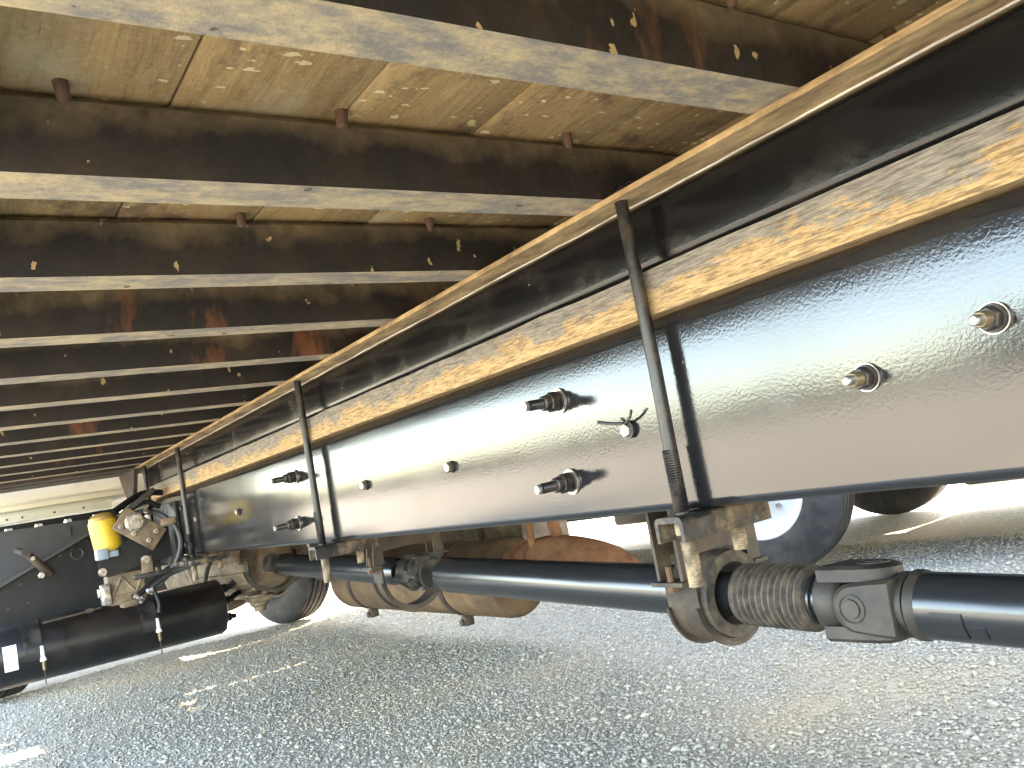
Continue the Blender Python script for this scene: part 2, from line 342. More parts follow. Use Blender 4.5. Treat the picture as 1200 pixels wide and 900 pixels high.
me.update(calc_edges=True); me.materials.append(MAT['gravel_stones'])
o = bpy.data.objects.new('gravel_stones', me); link(o, None, (0, 0, 0)); o['kind'] = 'stuff'; tag(o, 'loose grey gravel stones strewn over the yard', 'gravel')

# ------------------------------------------------------------------ the truck
truck = empty('flatbed_truck', (1.28, 2.0, 0))
tag(truck, 'flatbed truck seen from underneath, timber deck on a glossy black chassis', 'truck')
DZ, CB, CT = .441, .355, .438          # plank underside, crossmember bottom, crossmember top
DX0, DX1, DY0, DY1 = .03, 2.53, -3.4, 4.52

# deck: edge frame with the planks as its pieces
mb = MB()
mb.box(DX0 - .05, DX0 - .002, DY0, DY1 + .05, CB + .01, DZ + .05); mb.box(DX1 + .002, DX1 + .05, DY0, DY1 + .05, CB + .01, DZ + .05)
mb.box(DX0, DX1, DY1 + .002, DY1 + .045, CB + .005, DZ + .05)
deck = build(mb, 'deck', 'hanger_steel', truck, 'steel edged timber deck of wide brown planks')
seams = [.03, .05, .24, .43, .62, .81, 1.0, 1.19, 1.38, 1.57, 1.76, 1.95, 2.14, 2.33, 2.53]
for i in range(1, len(seams) - 1):
    g = .0035 if i in (2,) else .0016
    mb = MB().box(seams[i] + g / 2, seams[i + 1] - g / 2, DY0, DY1, DZ + random.uniform(0, .002), DZ + .04, bev=.002)
    build(mb, 'plank', 'plank_wood', deck)

# crossmembers: channels opening forward, web towards the rear
FL = .066; cm0 = None
pts = [(0, CB), (FL, CB), (FL, CB + .006), (.007, CB + .006), (.007, CT - .006), (FL, CT - .006), (FL, CT), (.006, CT), (0, CT - .007)]
mats = [1, 1, 0, 0, 0, 0, 0, 0, 0]
mb = MB().prism(pts, DX0 + .0, DX1, 'X', 0, mats); 
cm0 = build(mb, 'crossmember', ['steel_web', 'steel_flange'], truck, 'dark steel cross channel with pale dusty bottom flange')
Y0, DYc = .510, .3364
cm0.location.y += Y0; ORG[cm0.name].y += Y0
def plank_bolt(parent, x, y):
    mb = MB().lathe([(0, .0075), (.018 + random.uniform(-.005, .003), .0068), (.023, .0035)], 10, (x, y, DZ + .002), (random.uniform(-.12, .12), random.uniform(-.1, .05), -1))
    return build(mb, 'bolt', 'rusty_bolt', parent)
for k in range(-11, 12):
    c = cm0 if k == 0 else twin(cm0, (0, k * DYc, 0))
    if -1 <= k <= 8:
        for j in range(4 if k < 5 else 3):
            plank_bolt(c, .10 + .305 * j + random.uniform(-.03, .03) + (.03 if k % 2 else 0), Y0 + k * DYc - .016)

# chassis rails: pressed C channels, web outwards
def channel(x, sgn, z0, z1, w, th, r, rb=None):
    rb = rb or r
    a = [(x + sgn * w, z0), (x + sgn * rb, z0)] + [(x + sgn * (rb - rb * math.sin(R(q))), z0 + rb - rb * math.cos(R(q))) for q in (15, 30, 45, 60, 75, 90)]
    b = [(x + sgn * (r - r * math.cos(R(q))), z1 - r + r * math.sin(R(q))) for q in (0, 15, 30, 45, 60, 75, 90)] + [(x + sgn * w, z1)]
    i = [(x + sgn * w, z1 - th), (x + sgn * (r), z1 - th), (x + sgn * th, z1 - r), (x + sgn * th, z0 + r), (x + sgn * r, z0 + th), (x + sgn * w, z0 + th)]
    return a + b + i
RZ0, RZ1 = -.097, .1765
railL = build(MB().prism(channel(.85, 1, RZ0, RZ1, .060, .009, .024, .013), -4.2, 7.4, 'Y'), 'chassis_rail', 'paint_gloss', truck, 'glossy black chassis rail reflecting sky and gravel')
railR = build(MB().prism(channel(1.71, -1, RZ0, RZ1, .060, .009, .024, .013), -4.2, 7.4, 'Y'), 'chassis_rail', 'paint_gloss', truck, 'far chassis rail hidden behind the near one')
# timber spacers on the rails
def timber(x0, x1):
    mb = MB(); n = 80; y0, y1 = -3.3, 4.3; 
    rows = []
    for i in range(n + 1):
        y = y0 + (y1 - y0) * i / n; e = lambda: random.uniform(-.0016, .0016)
        rows.append([(x0 + e(), y, .1778), (x0 + .002 + e(), y, .2398 + e()), (x1, y, .2398), (x1, y, .1778)])
    vs = [p for r in rows for p in r]; fs = []
    for i in range(n):
        for j in range(4): fs.append((i * 4 + j, i * 4 + (j + 1) % 4, (i + 1) * 4 + (j + 1) % 4, (i + 1) * 4 + j))
    fs += [(3, 2, 1, 0), tuple(n * 4 + j for j in range(4))]
    return build(mb.add(vs, fs), 'timber_spacer', 'timber', truck, 'weathered orange timber strip worn grey along its upper edge', angle=50)
timber(.838, .914); timber(1.646, 1.722)
# subframe channels above the timber
for x, s in ((.860, 1), (1.700, -1)):
    sf = build(MB().prism(channel(x, s, .2405, .343, .055, .007, .018), -3.3, 4.42, 'Y'), 'subframe_rail', 'paint_subframe', truck, 'black subframe channel flecked with pale spots above the timber')
    a, b = sorted((x - s * .052, x + s * .055))
    build(MB().box(a, b, -3.3, 4.42, .3432, .3485), 'flange_strip', 'dust_edge', sf)
    a, b = sorted((x - s * .045, x + s * .055))
    build(MB().box(a, b, -3.3, 4.42, .3488, .3545), 'packing_strip', 'dust_edge', sf)
    mbb = MB(); pth = [(x - s * (.0025 + random.uniform(-.0008, .0008)), y, .3408 + random.uniform(-.0008, .0008)) for y in np.linspace(-3.3, 4.4, 160)]
    build(mbb.tube(pth, .0017, 6), 'sealant_bead', 'pale_bead', sf)

# bolts on the near rail web
def thread(x0, x1, r, pitch=.0022):
    n = max(2, int(abs(x1 - x0) / pitch)); pr = []
    for i in range(n): t = x0 + (x1 - x0) * i / n; u = (x1 - x0) / n; pr += [(t, r * .86), (t + u * .5, r)]
    return pr + [(x1, r * .86)]
def long_stud(y, z, roll=0):
    mb = MB(); o = (.8495, y, z); ax = (-1, .01, -.03)
    mb.lathe([(0, .021), (.0035, .021)], 18, o, ax, 1); mb.lathe([(.0036, .0165), (.007, .0165)], 16, o, ax, 0)
    hexnut(mb, (.842, y, z), ax, .0165, .017, 0); mb.lathe([(.024, .013), (.034, .0125), (.036, .010)], 12, o, ax, 0)
    mb.lathe(thread(.036, .062, .0088, .0035) + [(.066, .0085)], 12, o, ax, 0); mb.lathe([(.0662, .0072), (.072, .0068)], 10, o, ax, 2)
    build(mb, 'stud_bolt', ['rod_black', 'zinc', 'zinc'], railL)
for y, z in ((1.075, .099), (1.083, -.034), (2.335, .098), (2.37, -.034)): long_stud(y, z)
for y, z in ((.386, .060), (.530, .030)):
    mb = MB(); o = (.8495, y, z); ax = (-1, 0, -.02)
    mb.lathe([(0, .0160), (.003, .0160)], 20, o, ax, 1); mb.lathe([(.0032, .0148), (.006, .0140)], 18, o, ax, 0); hexnut(mb, (.8435, y, z), ax, .0125, .011, 0)
    mb.lathe(thread(.016, .030, .0082, .003), 12, o, ax, 2); mb.lathe([(.030, .006), (.040, .0055), (.042, .004)], 10, o, ax, 3)
    build(mb, 'stud_bolt', ['rod_black', 'zinc', 'brass_tip', 'zinc'], railL)
for i, (y, z) in enumerate(((.923, .029), (1.458, .031), (1.873, .032), (2.93, .035), (3.50, .043))):
    mb = MB(); o = (.8495, y, z); mb.lathe([(0, .0125), (.003, .0125)], 16, o, (-1, 0, 0), 0); hexnut(mb, (.8463, y, z), (-1, 0, 0), .0105, .009, 1)
    if i == 0:
        mb.tube(smooth_path([(.842, y + .002, z + .010), (.835, y + .022, z + .014), (.825, y + .04, z + .020)]), .0028, 6, 2)
        mb.tube(smooth_path([(.842, y - .002, z + .010), (.838, y - .018, z + .017), (.834, y - .028, z + .026)]), .0022, 6, 2)
        mb.lathe([(.003, .0135), (.006, .0135)], 14, o, (-1, 0, 0), 2)
    build(mb, 'bolt_head', ['rod_black', 'zinc', 'plastic_grey'], railL)

# U-bolts over the subframe, each with clamp plate and nuts
def u_bolt(y, lean=0, plate=True):
    xo, xi, r = .826, .927, .0095
    zt = .3655
    path = [(xo, y + lean, -.195), (xo, y + lean, -.1), (xo, y, .1), (xo, y, zt - .022), (xo + .003, y, zt - .010), (xo + .010, y, zt - .002), (xo + .022, y, zt),
            (xi - .022, y, zt), (xi - .010, y, zt - .002), (xi - .003, y, zt - .010), (xi, y, zt - .022), (xi, y, .1), (xi, y + lean, -.1), (xi, y + lean, -.165)]
    mb = MB().tube(path, r, 12)
    u = build(mb, 'u_bolt', 'rod_black', truck, 'black U shaped clamp rod over subframe, timber and rail')
    for x, z0, z1 in ((xo, -.01, -.096), (xo, -.135, -.197), (xi, -.135, -.167)):
        mb = MB().lathe(thread(0, abs(z1 - z0), .0115, .0034), 12, (x, y + lean, z0), (0, 0, -1))
        build(mb, 'threaded_end', 'rod_dusty' if z0 < -.1 else 'rod_black', u)
    w = .026; t_ = .006; zc = RZ0 - .002; yy = y + lean
    a = [(yy - w, zc - .034), (yy - w, zc - .008)] + [(yy - w + .008 - .008 * math.cos(R(q)), zc - .008 + .008 * math.sin(R(q))) for q in (30, 60, 90)]
    b = [(yy + w - .008 + .008 * math.sin(R(q)), zc - .008 + .008 * math.cos(R(q))) for q in (0, 30, 60, 90)] + [(yy + w, zc - .034), (yy + w - t_, zc - .034), (yy + w - t_, zc - t_ - .002), (yy - w + t_, zc - t_ - .002), (yy - w + t_, zc - .034)]
    if plate:
        build(MB().prism(a + b, .795, .972, 'X'), 'clamp_plate', 'clamp_steel', u)
        for x in (xo, xi):
            mb = MB(); hexnut(mb, (x, yy, zc - t_ - .0025), (0, 0, -1), .0165, .019); build(mb, 'nut', 'rod_dusty', u)
    return u
u_bolt(.823, .004); u_bolt(2.148, .004); u_bolt(3.566); u_bolt(4.255)

# frame cross channels between the rails and the shaft bearing hangers
for y in (1.25, 2.62, 4.05):
    build(MB().prism([(y - .05, -.088), (y + .05, -.088), (y + .05, .15), (y - .05, .15)], .861, 1.699, 'X'), 'frame_crossmember', 'hanger_steel', truck)
def shaft_z(y): return -.336 + .0345 * (y - .64)
SX = 1.28; AX = Vector((0, 1, .0345)).normalized()
def hanger(y, w, rin, rout, race=True, top=-.089):
    zc = shaft_z(y); n = 20
    # U strap below, ears, and a pressed plate up to the cross channel
    inn = [(SX + rin * math.cos(R(q)), zc + rin * math.sin(R(q))) for q in np.linspace(180, 360, n)]; out = [(SX + rout * math.cos(R(q)), zc + rout * math.sin(R(q))) for q in np.linspace(180, 360, n)]
    prof = [(SX - rout - .034, zc + .038), (SX - rout - .004, zc + .038)] + [(SX - rout, zc + .03)] + out + [(SX + rout, zc + .03), (SX + rout + .004, zc + .038), (SX + rout + .034, zc + .038), (SX + rout + .034, zc + .046), (SX + rin, zc + .046)] + inn[::-1] + [(SX - rin, zc + .046), (SX - rout - .034, zc + .046)]
    st = build(MB().prism(prof, y - w / 2, y + w / 2, 'Y'), 'bearing_hanger', 'hanger_steel', truck, 'brown steel strap hanger holding the drive shaft bearing')
    lip = [(SX + (rout + .009) * math.cos(R(q)), zc + (rout + .009) * math.sin(R(q))) for q in np.linspace(186, 354, n)] + [(SX + (rout + .0004) * math.cos(R(q)), zc + (rout + .0004) * math.sin(R(q))) for q in np.linspace(354, 186, n)]
    for q in (y - w / 2, y + w / 2 - .007): build(MB().prism(lip, q, q + .007, 'Y'), 'strap_lip', 'hanger_steel', st)
    mb = MB()
    pl = [(SX - rout - .022, zc + .047), (SX - rin + .01, zc + .047), (SX - rin + .01, zc + .09), (SX + rin - .01, zc + .09), (SX + rin - .01, zc + .047), (SX + rout + .022, zc + .047), (SX + .115, top), (SX - .115, top)]
    mb.prism(pl, y - w * .42, y - w * .42 + .008, 'Y'); mb.prism(pl, y + w * .42 - .008, y + w * .42, 'Y')
    mb.box(SX - .115, SX + .115, y - w * .42 + .009, y + w * .42 - .009, top - .008, top - .001)
    build(mb, 'bracket_plate', 'hanger_steel', st)
    for s in (-1, 1):
        mb = MB(); hexnut(mb, (SX + s * (rout + .02), y, zc + .037), (0, 0, -1), .012, .012); mb.lathe([(0, .007), (.03, .007)], 8, (SX + s * (rout + .02), y, zc + .046), (0, 0, 1)); build(mb, 'bolt', 'rusty_bolt', st)
    if race:
        mb = MB().lathe([(-.5 * w - .012, rin * .70), (-.5 * w - .012, rin * .96), (-.5 * w + .01, rin * .985), (.5 * w, rin * .985), (.5 * w, rin * .62), (-.3 * w, rin * .60), (-.5 * w - .012, rin * .70)], 36, (SX, y, zc), AX, cap=False)
        build(mb, 'bearing_cushion', 'boot_rubber', st)
    return st
hanger(1.235, .085, .088, .0945)
hanger(2.60, .07, .105, .112, race=False)
hanger(4.02, .07, .115, .122, race=False)

# drive shaft
def axp(y, x=SX): return (x, y, shaft_z(y))
shaft = build(MB().lathe([(0, .053), (.012, .0535), (.03, .053), (4.2, .053), (4.215, .050)], 40, axp(.795), -AX), 'drive_shaft', 'shaft_paint', truck, 'black drive shaft tube with ribbed boot and cast universal joints')
build(MB().lathe([(0, .046), (.01, .053), (1.02, .053), (1.035, .05), (1.06, .042)], 40, axp(1.305), AX), 'shaft_tube', 'shaft_paint', shaft)
build(MB().lathe([(0, .036), (.03, .046), (.04, .047), (1.14, .047), (1.16, .05), (1.19, .035)], 36, axp(2.66), AX), 'shaft_tube', 'shaft_paint', shaft)
# rubber boot
pr = [(0, .040), (.003, .053)]
for i in range(11): y = .006 + i * .0142; pr += [(y, .0515), (y + .0015, .0525), (y + .0045, .060), (y + .0085, .060), (y + .0115, .0525)]
pr += [(.166, .057), (.170, .050), (.171, .040)]
build(MB().lathe(pr, 40, axp(.985), AX), 'rubber_boot', 'boot_rubber', shaft, angle=60)
build(MB().lathe([(0, .036), (.006, .0455), (.012, .0455), (.014, .041), (.045, .041), (.047, .046), (.055, .046)], 36, axp(.932), AX), 'boot_collar', 'shaft_paint', shaft)
build(MB().lathe([(0, .041), (.07, .041)], 30, axp(1.145), AX), 'bearing_journal', 'shaft_paint', shaft)
# weld collar plus balance weights on the rear tube
mb = MB().lathe([(0, .050), (.004, .0565), (.014, .0565), (.02, .0538)], 40, axp(.80), -AX); build(mb, 'weld_collar', 'cast_iron', shaft)
def curved_plate(y0, y1, a0, a1, r, t_, name, mat):
    mb = MB(); k = 6; vs = []; fs = []
    for y in (y0, y1):
        zc = shaft_z(y)
        for rr in (r, r + t_):
            for i in range(k + 1): q = R(a0 + (a1 - a0) * i / k); vs.append((SX - rr * math.cos(q), y, zc + rr * math.sin(q)))
    n = k + 1
    for i in range(k):
        fs += [(n + i, n + i + 1, 3 * n + i + 1, 3 * n + i), (i, i + 1, n + i + 1, n + i), (2 * n + i, 3 * n + i, 3 * n + i + 1, 2 * n + i + 1)]
    fs += [(0, n, 3 * n, 2 * n), (k, 2 * n + k, 3 * n + k, n + k)]
    return build(mb.add(vs, fs), name, mat, shaft)
curved_plate(.705, .755, -42, 4, .0532, .0025, 'balance_weight', 'shaft_paint'); curved_plate(.675, .695, -38, -16, .0532, .0025, 'balance_weight', 'shaft_paint')
# universal joint: two forked yokes at right angles round a cross
def fork(y0, dirn, roll, parent, s=1.0):
    """yoke whose base sits at y0 and whose two ears reach along dirn (+1 forward, -1 rear); roll turns the pair of ears"""
    mb = MB(); T = Matrix.Translation(axp(y0)) @ Matrix.Rotation(R(roll), 4, 'Y')
    def tr(p): return T @ Vector(p)
    base = [(-.004, .0515), (.012, .052), (.022, .047), (.030, .036)]
    for d_, r_ in (): pass
    n = 28; vs = []; fs = []
    for d_, r_ in base:
        for i in range(n): q = 2 * math.pi * i / n; vs.append(tr((r_ * s * math.cos(q), d_ * s * dirn, r_ * s * math.sin(q))))
    for j in range(len(base) - 1):
        for i in range(n): fs.append((j * n + i, j * n + (i + 1) % n, (j + 1) * n + (i + 1) % n, (j + 1) * n + i))
    fs += [tuple(range(n)), tuple(range((len(base) - 1) * n, len(base) * n))]
    mb.add(vs, fs)
    for sg in (-1, 1):   # ear: bevelled slab with rounded end
        out = [(.006, -.046), (.05, -.043)] + [(.078 + .040 * math.sin(R(q)), -.040 * math.cos(R(q))) for q in range(0, 181, 20)] + [(.05, .043), (.006, .046)]
        k = len(out); x0, x1 = sg * .033 * s, sg * .0565 * s
        lay = [(x0, 1.0, 0), (x1 - sg * .006, 1.0, 0), (x1, .88, .004)]
        vs = [tr((x, (a * f + of_) * s * dirn, b * f * s)) for x, f, of_ in lay for a, b in out]
        fs = [(l * k + i, l * k + (i + 1) % k, (l + 1) * k + (i + 1) % k, (l + 1) * k + i) for l in range(2) for i in range(k)] + [tuple(range(k)), tuple(range(2 * k, 3 * k))]
        mb.add(vs, fs)
        o = tr((x1, .078 * s * dirn, 0)); ax = (T.to_3x3() @ Vector((sg, 0, 0)))
        mb.lathe([(-.02, .024 * s), (.002, .024 * s), (.003, .021 * s), (.001, .0205 * s), (.001, .016 * s), (.004, .015 * s)], 20, o, ax)
    return build(mb, 'yoke', 'cast_iron', parent)
fork(.805, 1, 4, shaft, 1.02); fork(.955, -1, 94, shaft, 1.12)
fork(2.43, 1, 40, shaft, .9); fork(2.60, -1, 130, shaft, .9)
fork(3.90, 1, 20, shaft, .9)
mb = MB(); o = axp(.885); mb.lathe([(-.05, .017), (.05, .017)], 16, o, (1, 0, 0)); mb.lathe([(-.05, .017), (.05, .017)], 16, o, (0, 0, 1)); mb.lathe([(-.026, .026), (.026, .026)], 16, o, (0, 1, 0)); build(mb, 'joint_cross', 'cast_iron', shaft)
mb = MB(); o = axp(2.515); mb.lathe([(-.055, .02), (.055, .02)], 16, o, (1, 0, 0)); mb.lathe([(-.055, .02), (.055, .02)], 16, o, (0, 0, 1)); build(mb, 'joint_cross', 'cast_iron', shaft)

# gearbox
GC = (1.33, 0, -.19)
mb = MB().lathe([(4.02, .06), (4.05, .10), (4.07, .10), (4.08, .15), (4.25, .185), (4.55, .20), (4.80, .215), (4.82, .25), (4.85, .25), (4.87, .225), (5.10, .29), (5.13, .31), (5.17, .31), (5.18, .25)], 28, GC, (0, 1, 0))
gear = build(mb, 'gearbox', 'alloy_dirty', truck, 'dirty ribbed alloy gearbox casing ahead of the drive shaft')
for q in range(0, 360, 18):
    c_, s_ = math.cos(R(q)), math.sin(R(q)); t_ = Vector((-s_, 0, c_)) * .006
    def pnt(y, r): return Vector((GC[0] + r * c_, y, GC[2] + r * s_))
    a = [pnt(4.09, .14), pnt(4.80, .205), pnt(4.80, .232), pnt(4.25, .198), pnt(4.09, .165)]
    k = len(a); vs = [p - t_ for p in a] + [p + t_ for p in a]
    build(MB().add(vs, [tuple(range(k)), tuple(range(k, 2 * k))] + [(i, (i + 1) % k, k + (i + 1) % k, k + i) for i in range(k)]), 'rib', 'alloy_dirty', gear)
mb = MB(); mb.lathe([(0, .05), (.05, .045), (.06, .03), (.08, .03)], 14, (1.25, 4.2, -.36), (0, 0, -1)); mb.box(1.2, 1.3, 4.14, 4.26, -.395, -.37, bev=.006); build(mb, 'drain_housing', 'alloy_dirty', gear)
mb = MB().tube(smooth_path([(1.1, 4.25, -.10), (1.08, 4.4, -.2), (1.1, 4.6, -.3), (1.15, 4.9, -.36)]), .012, 8); build(mb, 'pipe', 'hanger_steel', gear)

# exhaust
muf = build(MB().lathe([(2.50, .07), (2.52, .125), (2.54, .138), (2.56, .140), (3.30, .140), (3.31, .144), (3.33, .144), (3.34, .140), (3.93, .140), (3.95, .135), (3.97, .07)], 36, (1.66, 0, -.372), (0, 1, 0)), 'muffler', 'muffler_skin', truck, 'rust stained exhaust muffler behind the drive shaft')
for y in (2.86, 3.72):
    mb = MB().lathe([(y - .018, .1415), (y - .018, .1445), (y + .018, .1445), (y + .018, .1415)], 36, (1.66, 0, -.372), (0, 1, 0), cap=False)
    mb.box(1.60, 1.64, y - .018, y + .018, -.545, -.508, bev=.004); hexnut(mb, (1.60, y, -.53), (-1, 0, 0), .014, .012); build(mb, 'clamp_band', 'hanger_steel', muf)
pth = smooth_path([(1.66, 2.52, -.345), (1.66, 2.40, -.330), (1.67, 2.30, -.318), (1.70, 2.19, -.335), (1.76, 2.13, -.375), (1.86, 2.16, -.45), (2.1, 2.4, -.53), (2.4, 2.75, -.60)], 6)
pipe = build(MB().tube([p + Vector((0, 0, .012)) for p in pth], .074, 20), 'exhaust_pipe', 'rust', truck, 'rusty brown exhaust elbow beyond the drive shaft')
for y in (2.36, 2.44): build(MB().lathe([(-.010, .07), (-.010, .0795), (.010, .0795), (.010, .07)], 24, (1.662, y, -.318), (0, 1, 0), cap=False), 'clamp_band', 'rust', pipe)
build(MB().tube([(1.68, 2.27, -.26), (1.66, 2.28, -.09)], .02, 8).tube([(1.62, 2.34, -.27), (1.62, 2.34, -.09)], .012, 8), 'pipe_hanger', 'rust', pipe)

# wheels
def wheel(parent, x, y, face, yaw=0, label=None, white=True, r=.5, w=.27):
    """face = -1 when the dished outside of the rim looks towards -X"""
    h = w / 2; o = (x, y, r - H)
    ax = (face * math.cos(R(yaw)), face * math.sin(R(yaw)), 0)
    hub = build(MB().lathe([(-.05, .10), (h * .2, .11), (h * .55, .105), (h * .75, .085), (h * .8, .03)], 20, o, ax), 'wheel', 'white_paint' if white else 'hanger_steel', parent, label)
    prof = [(-h * .80, .275), (-h * .98, .31), (-h * 1.04, .37), (-h * 1.0, .43), (-h * .88, .475), (-h * .8, .49)]
    gr = [-.52, -.18, .18, .52]
    tr_ = []
    for g in gr: tr_ += [(h * (g - .055), r), (h * (g - .035), r - .014), (h * (g + .035), r - .014), (h * (g + .055), r)]
    prof = prof + [(-h * .74, r - .003)] + tr_ + [(-a, b) for a, b in prof[::-1][:0]] + [(h * .74, r - .003), (h * .8, .49), (h * .88, .475), (h * 1.0, .43), (h * 1.04, .37), (h * .98, .31), (h * .80, .275)]
    build(MB().lathe(prof, 64, o, ax, cap=False), 'tyre', 'rubber', hub)
    pr_ = [(-h * .82, .268), (-h * .82, .285), (-h * .7, .262), (h * .1, .25), (h * .7, .262), (h * .86, .288), (h * .88, .28), (h * .72, .252), (h * .45, .235), (h * .30, .19), (h * .34, .12), (h * .34, .09)]
    mb = MB().lathe(pr_, 40, o, ax, cap=False)
    a_ = Vector(ax); u_ = a_.orthogonal().normalized(); w_ = a_.cross(u_)
    for i in range(10):
        q = R(36 * i); c_ = Vector(o) + a_ * (h * .33) + (u_ * math.cos(q) + w_ * math.sin(q)) * .145
        hexnut(mb, c_, ax, .016, .03, 1)
    build(mb, 'rim', ['white_paint' if white else 'hanger_steel', 'zinc'], hub)
    return hub
wheel(truck, 2.30, 6.92, 1, 16, 'front wheel on the far side seen from behind', white=False); wheel(truck, .24, 6.92, -1, 16, white=False)
for x, f in ((.27, -1), (.60, 1), (1.96, -1), (2.29, 1)): wheel(truck, x, -2.35, f, white=False)
build(MB().tube([(.45, -2.35, -.37), (2.1, -2.35, -.37)], .075, 16).lathe([(-.19, .1), (-.12, .18), (0, .21), (.12, .18), (.19, .1)], 20, (1.28, -2.35, -.37), (0, 1, 0)), 'rear_axle', 'cast_iron', truck)
build(MB().tube([(.4, 6.92, -.4), (.7, 6.92, -.46), (1.9, 6.92, -.46), (2.2, 6.92, -.4)], .055, 12), 'front_axle', 'cast_iron', truck)

# far side tank, box and step, added to keep sun off the gravel
blk = build(MB().box(2.20, 2.51, 3.25, 4.97, -.58, -.12, bev=.07), 'sun_block_tank', 'alloy_dirty', truck)
build(MB().box(2.25, 2.50, 3.25, 4.99, -.105, .335, bev=.015), 'sun_block_box', 'plastic_black', truck)  # unseen box added above the tank to stop a sun patch
for y in (3.6, 4.35): build(MB().box(2.192, 2.518, y - .03, y + .03, -.588, -.112, bev=.05), 'tank_strap', 'hanger_steel', blk)
build(MB().box(2.34, 2.52, 5.01, 6.40, -.55, .24, bev=.03), 'sun_block_step', 'plastic_black', truck)  # added to stop sun slipping in below the cab

# cross-mounted air tank under the rail
TY, TZ, TR = 4.30, -.382, .130
tank = build(MB().lathe([(-.20, .03), (-.17, .085), (-.13, .12), (-.10, TR), (.40, TR), (.4005, TR + .0012), (.415, TR + .0012), (.4155, TR), (1.078, TR), (1.090, .124), (1.096, .11), (1.104, .05)], 40, (0, TY, TZ), (1, 0, 0)), 'air_tank', 'tank_paint', truck, 'black cylindrical air tank slung crosswise below the rail')
for x in (.285, .745):
    rr = TR + .001
    outp = [(TY - rr * 1.04 * math.cos(R(q)), TZ + rr * 1.04 * math.sin(R(q))) for q in range(-12, 106, 8)]; inp = [(TY - rr * math.cos(R(q)), TZ + rr * math.sin(R(q))) for q in range(-12, 106, 8)]
    build(MB().prism(outp + inp[::-1], x - .034, x + .034, 'X'), 'tank_strap', 'paint_black', tank)
    yb = TY - rr - .012
    mb = MB().lathe([(0, .007), (.045, .008), (.055, .013), (.062, .013)], 10, (x + .03, yb, TZ + .025), (0, 0, -1), 0); mb.lathe([(.062, .008), (.10, .007)], 8, (x + .03, yb, TZ + .025), (0, 0, -1), 1); mb.lathe([(.10, .0025), (.16, .0025)], 6, (x + .03, yb, TZ + .025), (0, 0, -1), 2)
    build(mb, 'drain_valve', ['white_paint', 'brass_tip', 'rod_black'], tank)
def on_tank(a, r): return (TY - r * math.cos(R(a)), TZ + r * math.sin(R(a)))
k = 5; rr = TR + .002; outp = [on_tank(q, rr) for q in np.linspace(-22, 24, k)]; inp = [on_tank(q, TR - .004) for q in np.linspace(-22, 24, k)]
build(MB().prism(outp + inp[::-1], .175, .225, 'X'), 'white_label', 'white_paint', tank)
outp = [on_tank(q, rr + .001) for q in np.linspace(-18, 20, k)]; inp = [on_tank(q, TR) for q in np.linspace(-18, 20, k)]
build(MB().prism(outp + inp[::-1], .183, .217, 'X'), 'printed_panel', 'sticker', tank)
build(MB().tube([(.33, 4.2, -.268), (.46, 4.2, -.264), (.56, 4.2, -.258)], .005, 8).lathe([(0, .010), (.03, .010)], 8, (.50, 4.2, -.2605), (1, 0, .03), 0), 'air_pipe', 'hanger_steel', tank)
for z in (-.30, -.36, -.44): build(MB().lathe([(0, .02), (.03, .02), (.035, .012), (.055, .012)], 8, (1.095, TY - .03, z), (1, -.2, 0)), 'fitting', 'plastic_black', tank)
build(MB().tube(smooth_path([(1.12, TY, -.31), (1.2, 4.3, -.27), (1.32, 4.5, -.26)]), .011, 8), 'hose', 'plastic_black', tank); build(MB().tube(smooth_path([(1.12, TY, -.37), (1.25, 4.4, -.33), (1.45, 4.6, -.30)]), .013, 8), 'hose', 'plastic_black', tank)

# cab
mb = MB().box(.02, 2.54, 5.12, 7.7, .262, 2.35, bev=.05); cab = build(mb, 'cab', 'cab_cream', truck, 'cream coloured cab back panel ahead of the deck')
build(MB().box(.05, .86, 5.098, 5.114, .30, .315, bev=.003), 'panel_crease', 'cab_cream', cab)
build(MB().prism([(5.10, .212), (5.16, .205), (5.16, .264), (5.118, .264), (5.10, .245)], .05, .80, 'X'), 'panel_lip', 'cab_cream', cab)
for x in (.30, .37, .52, .66): build(MB().lathe([(0, .006), (.004, .005)], 8, (x, 5.099, .232), (0, -1, 0)), 'rivet', 'rusty_bolt', cab)
sc = [(.05, .20)]
xq = .05
while xq < .80: sc += [(xq + .005, .158), (xq + .02, .15), (xq + .075, .15), (xq + .09, .158), (xq + .098, .185), (xq + .13, .185), (xq + .137, .158)]; xq += .137
sc += [(xq, .20)]
build(MB().prism(sc, 5.075, 5.085, 'Y'), 'rubber_skirt', 'plastic_black', cab)
for x in (.17, .307, .444, .581, .718): build(MB().prism([(x - .012, .165), (x + .03, .165), (x + .036, .206), (x - .018, .206)], 5.0865, 5.094, 'Y'), 'white_tab', 'white_paint', cab)
build(MB().box(.3, 2.26, 5.09, 5.115, 1.2, 1.9, bev=.01), 'rear_window', 'glass_dark', cab)
build(MB().box(.0, .018, 5.5, 6.6, 1.15, 1.95, bev=.005), 'side_window', 'glass_dark', cab); build(MB().box(.15, 2.41, 7.69, 7.72, 1.15, 2.0, bev=.005), 'windscreen', 'glass_dark', cab)
build(MB().box(.05, 2.51, 7.55, 7.85, -.45, .1, bev=.04), 'bumper', 'plastic_grey', cab)

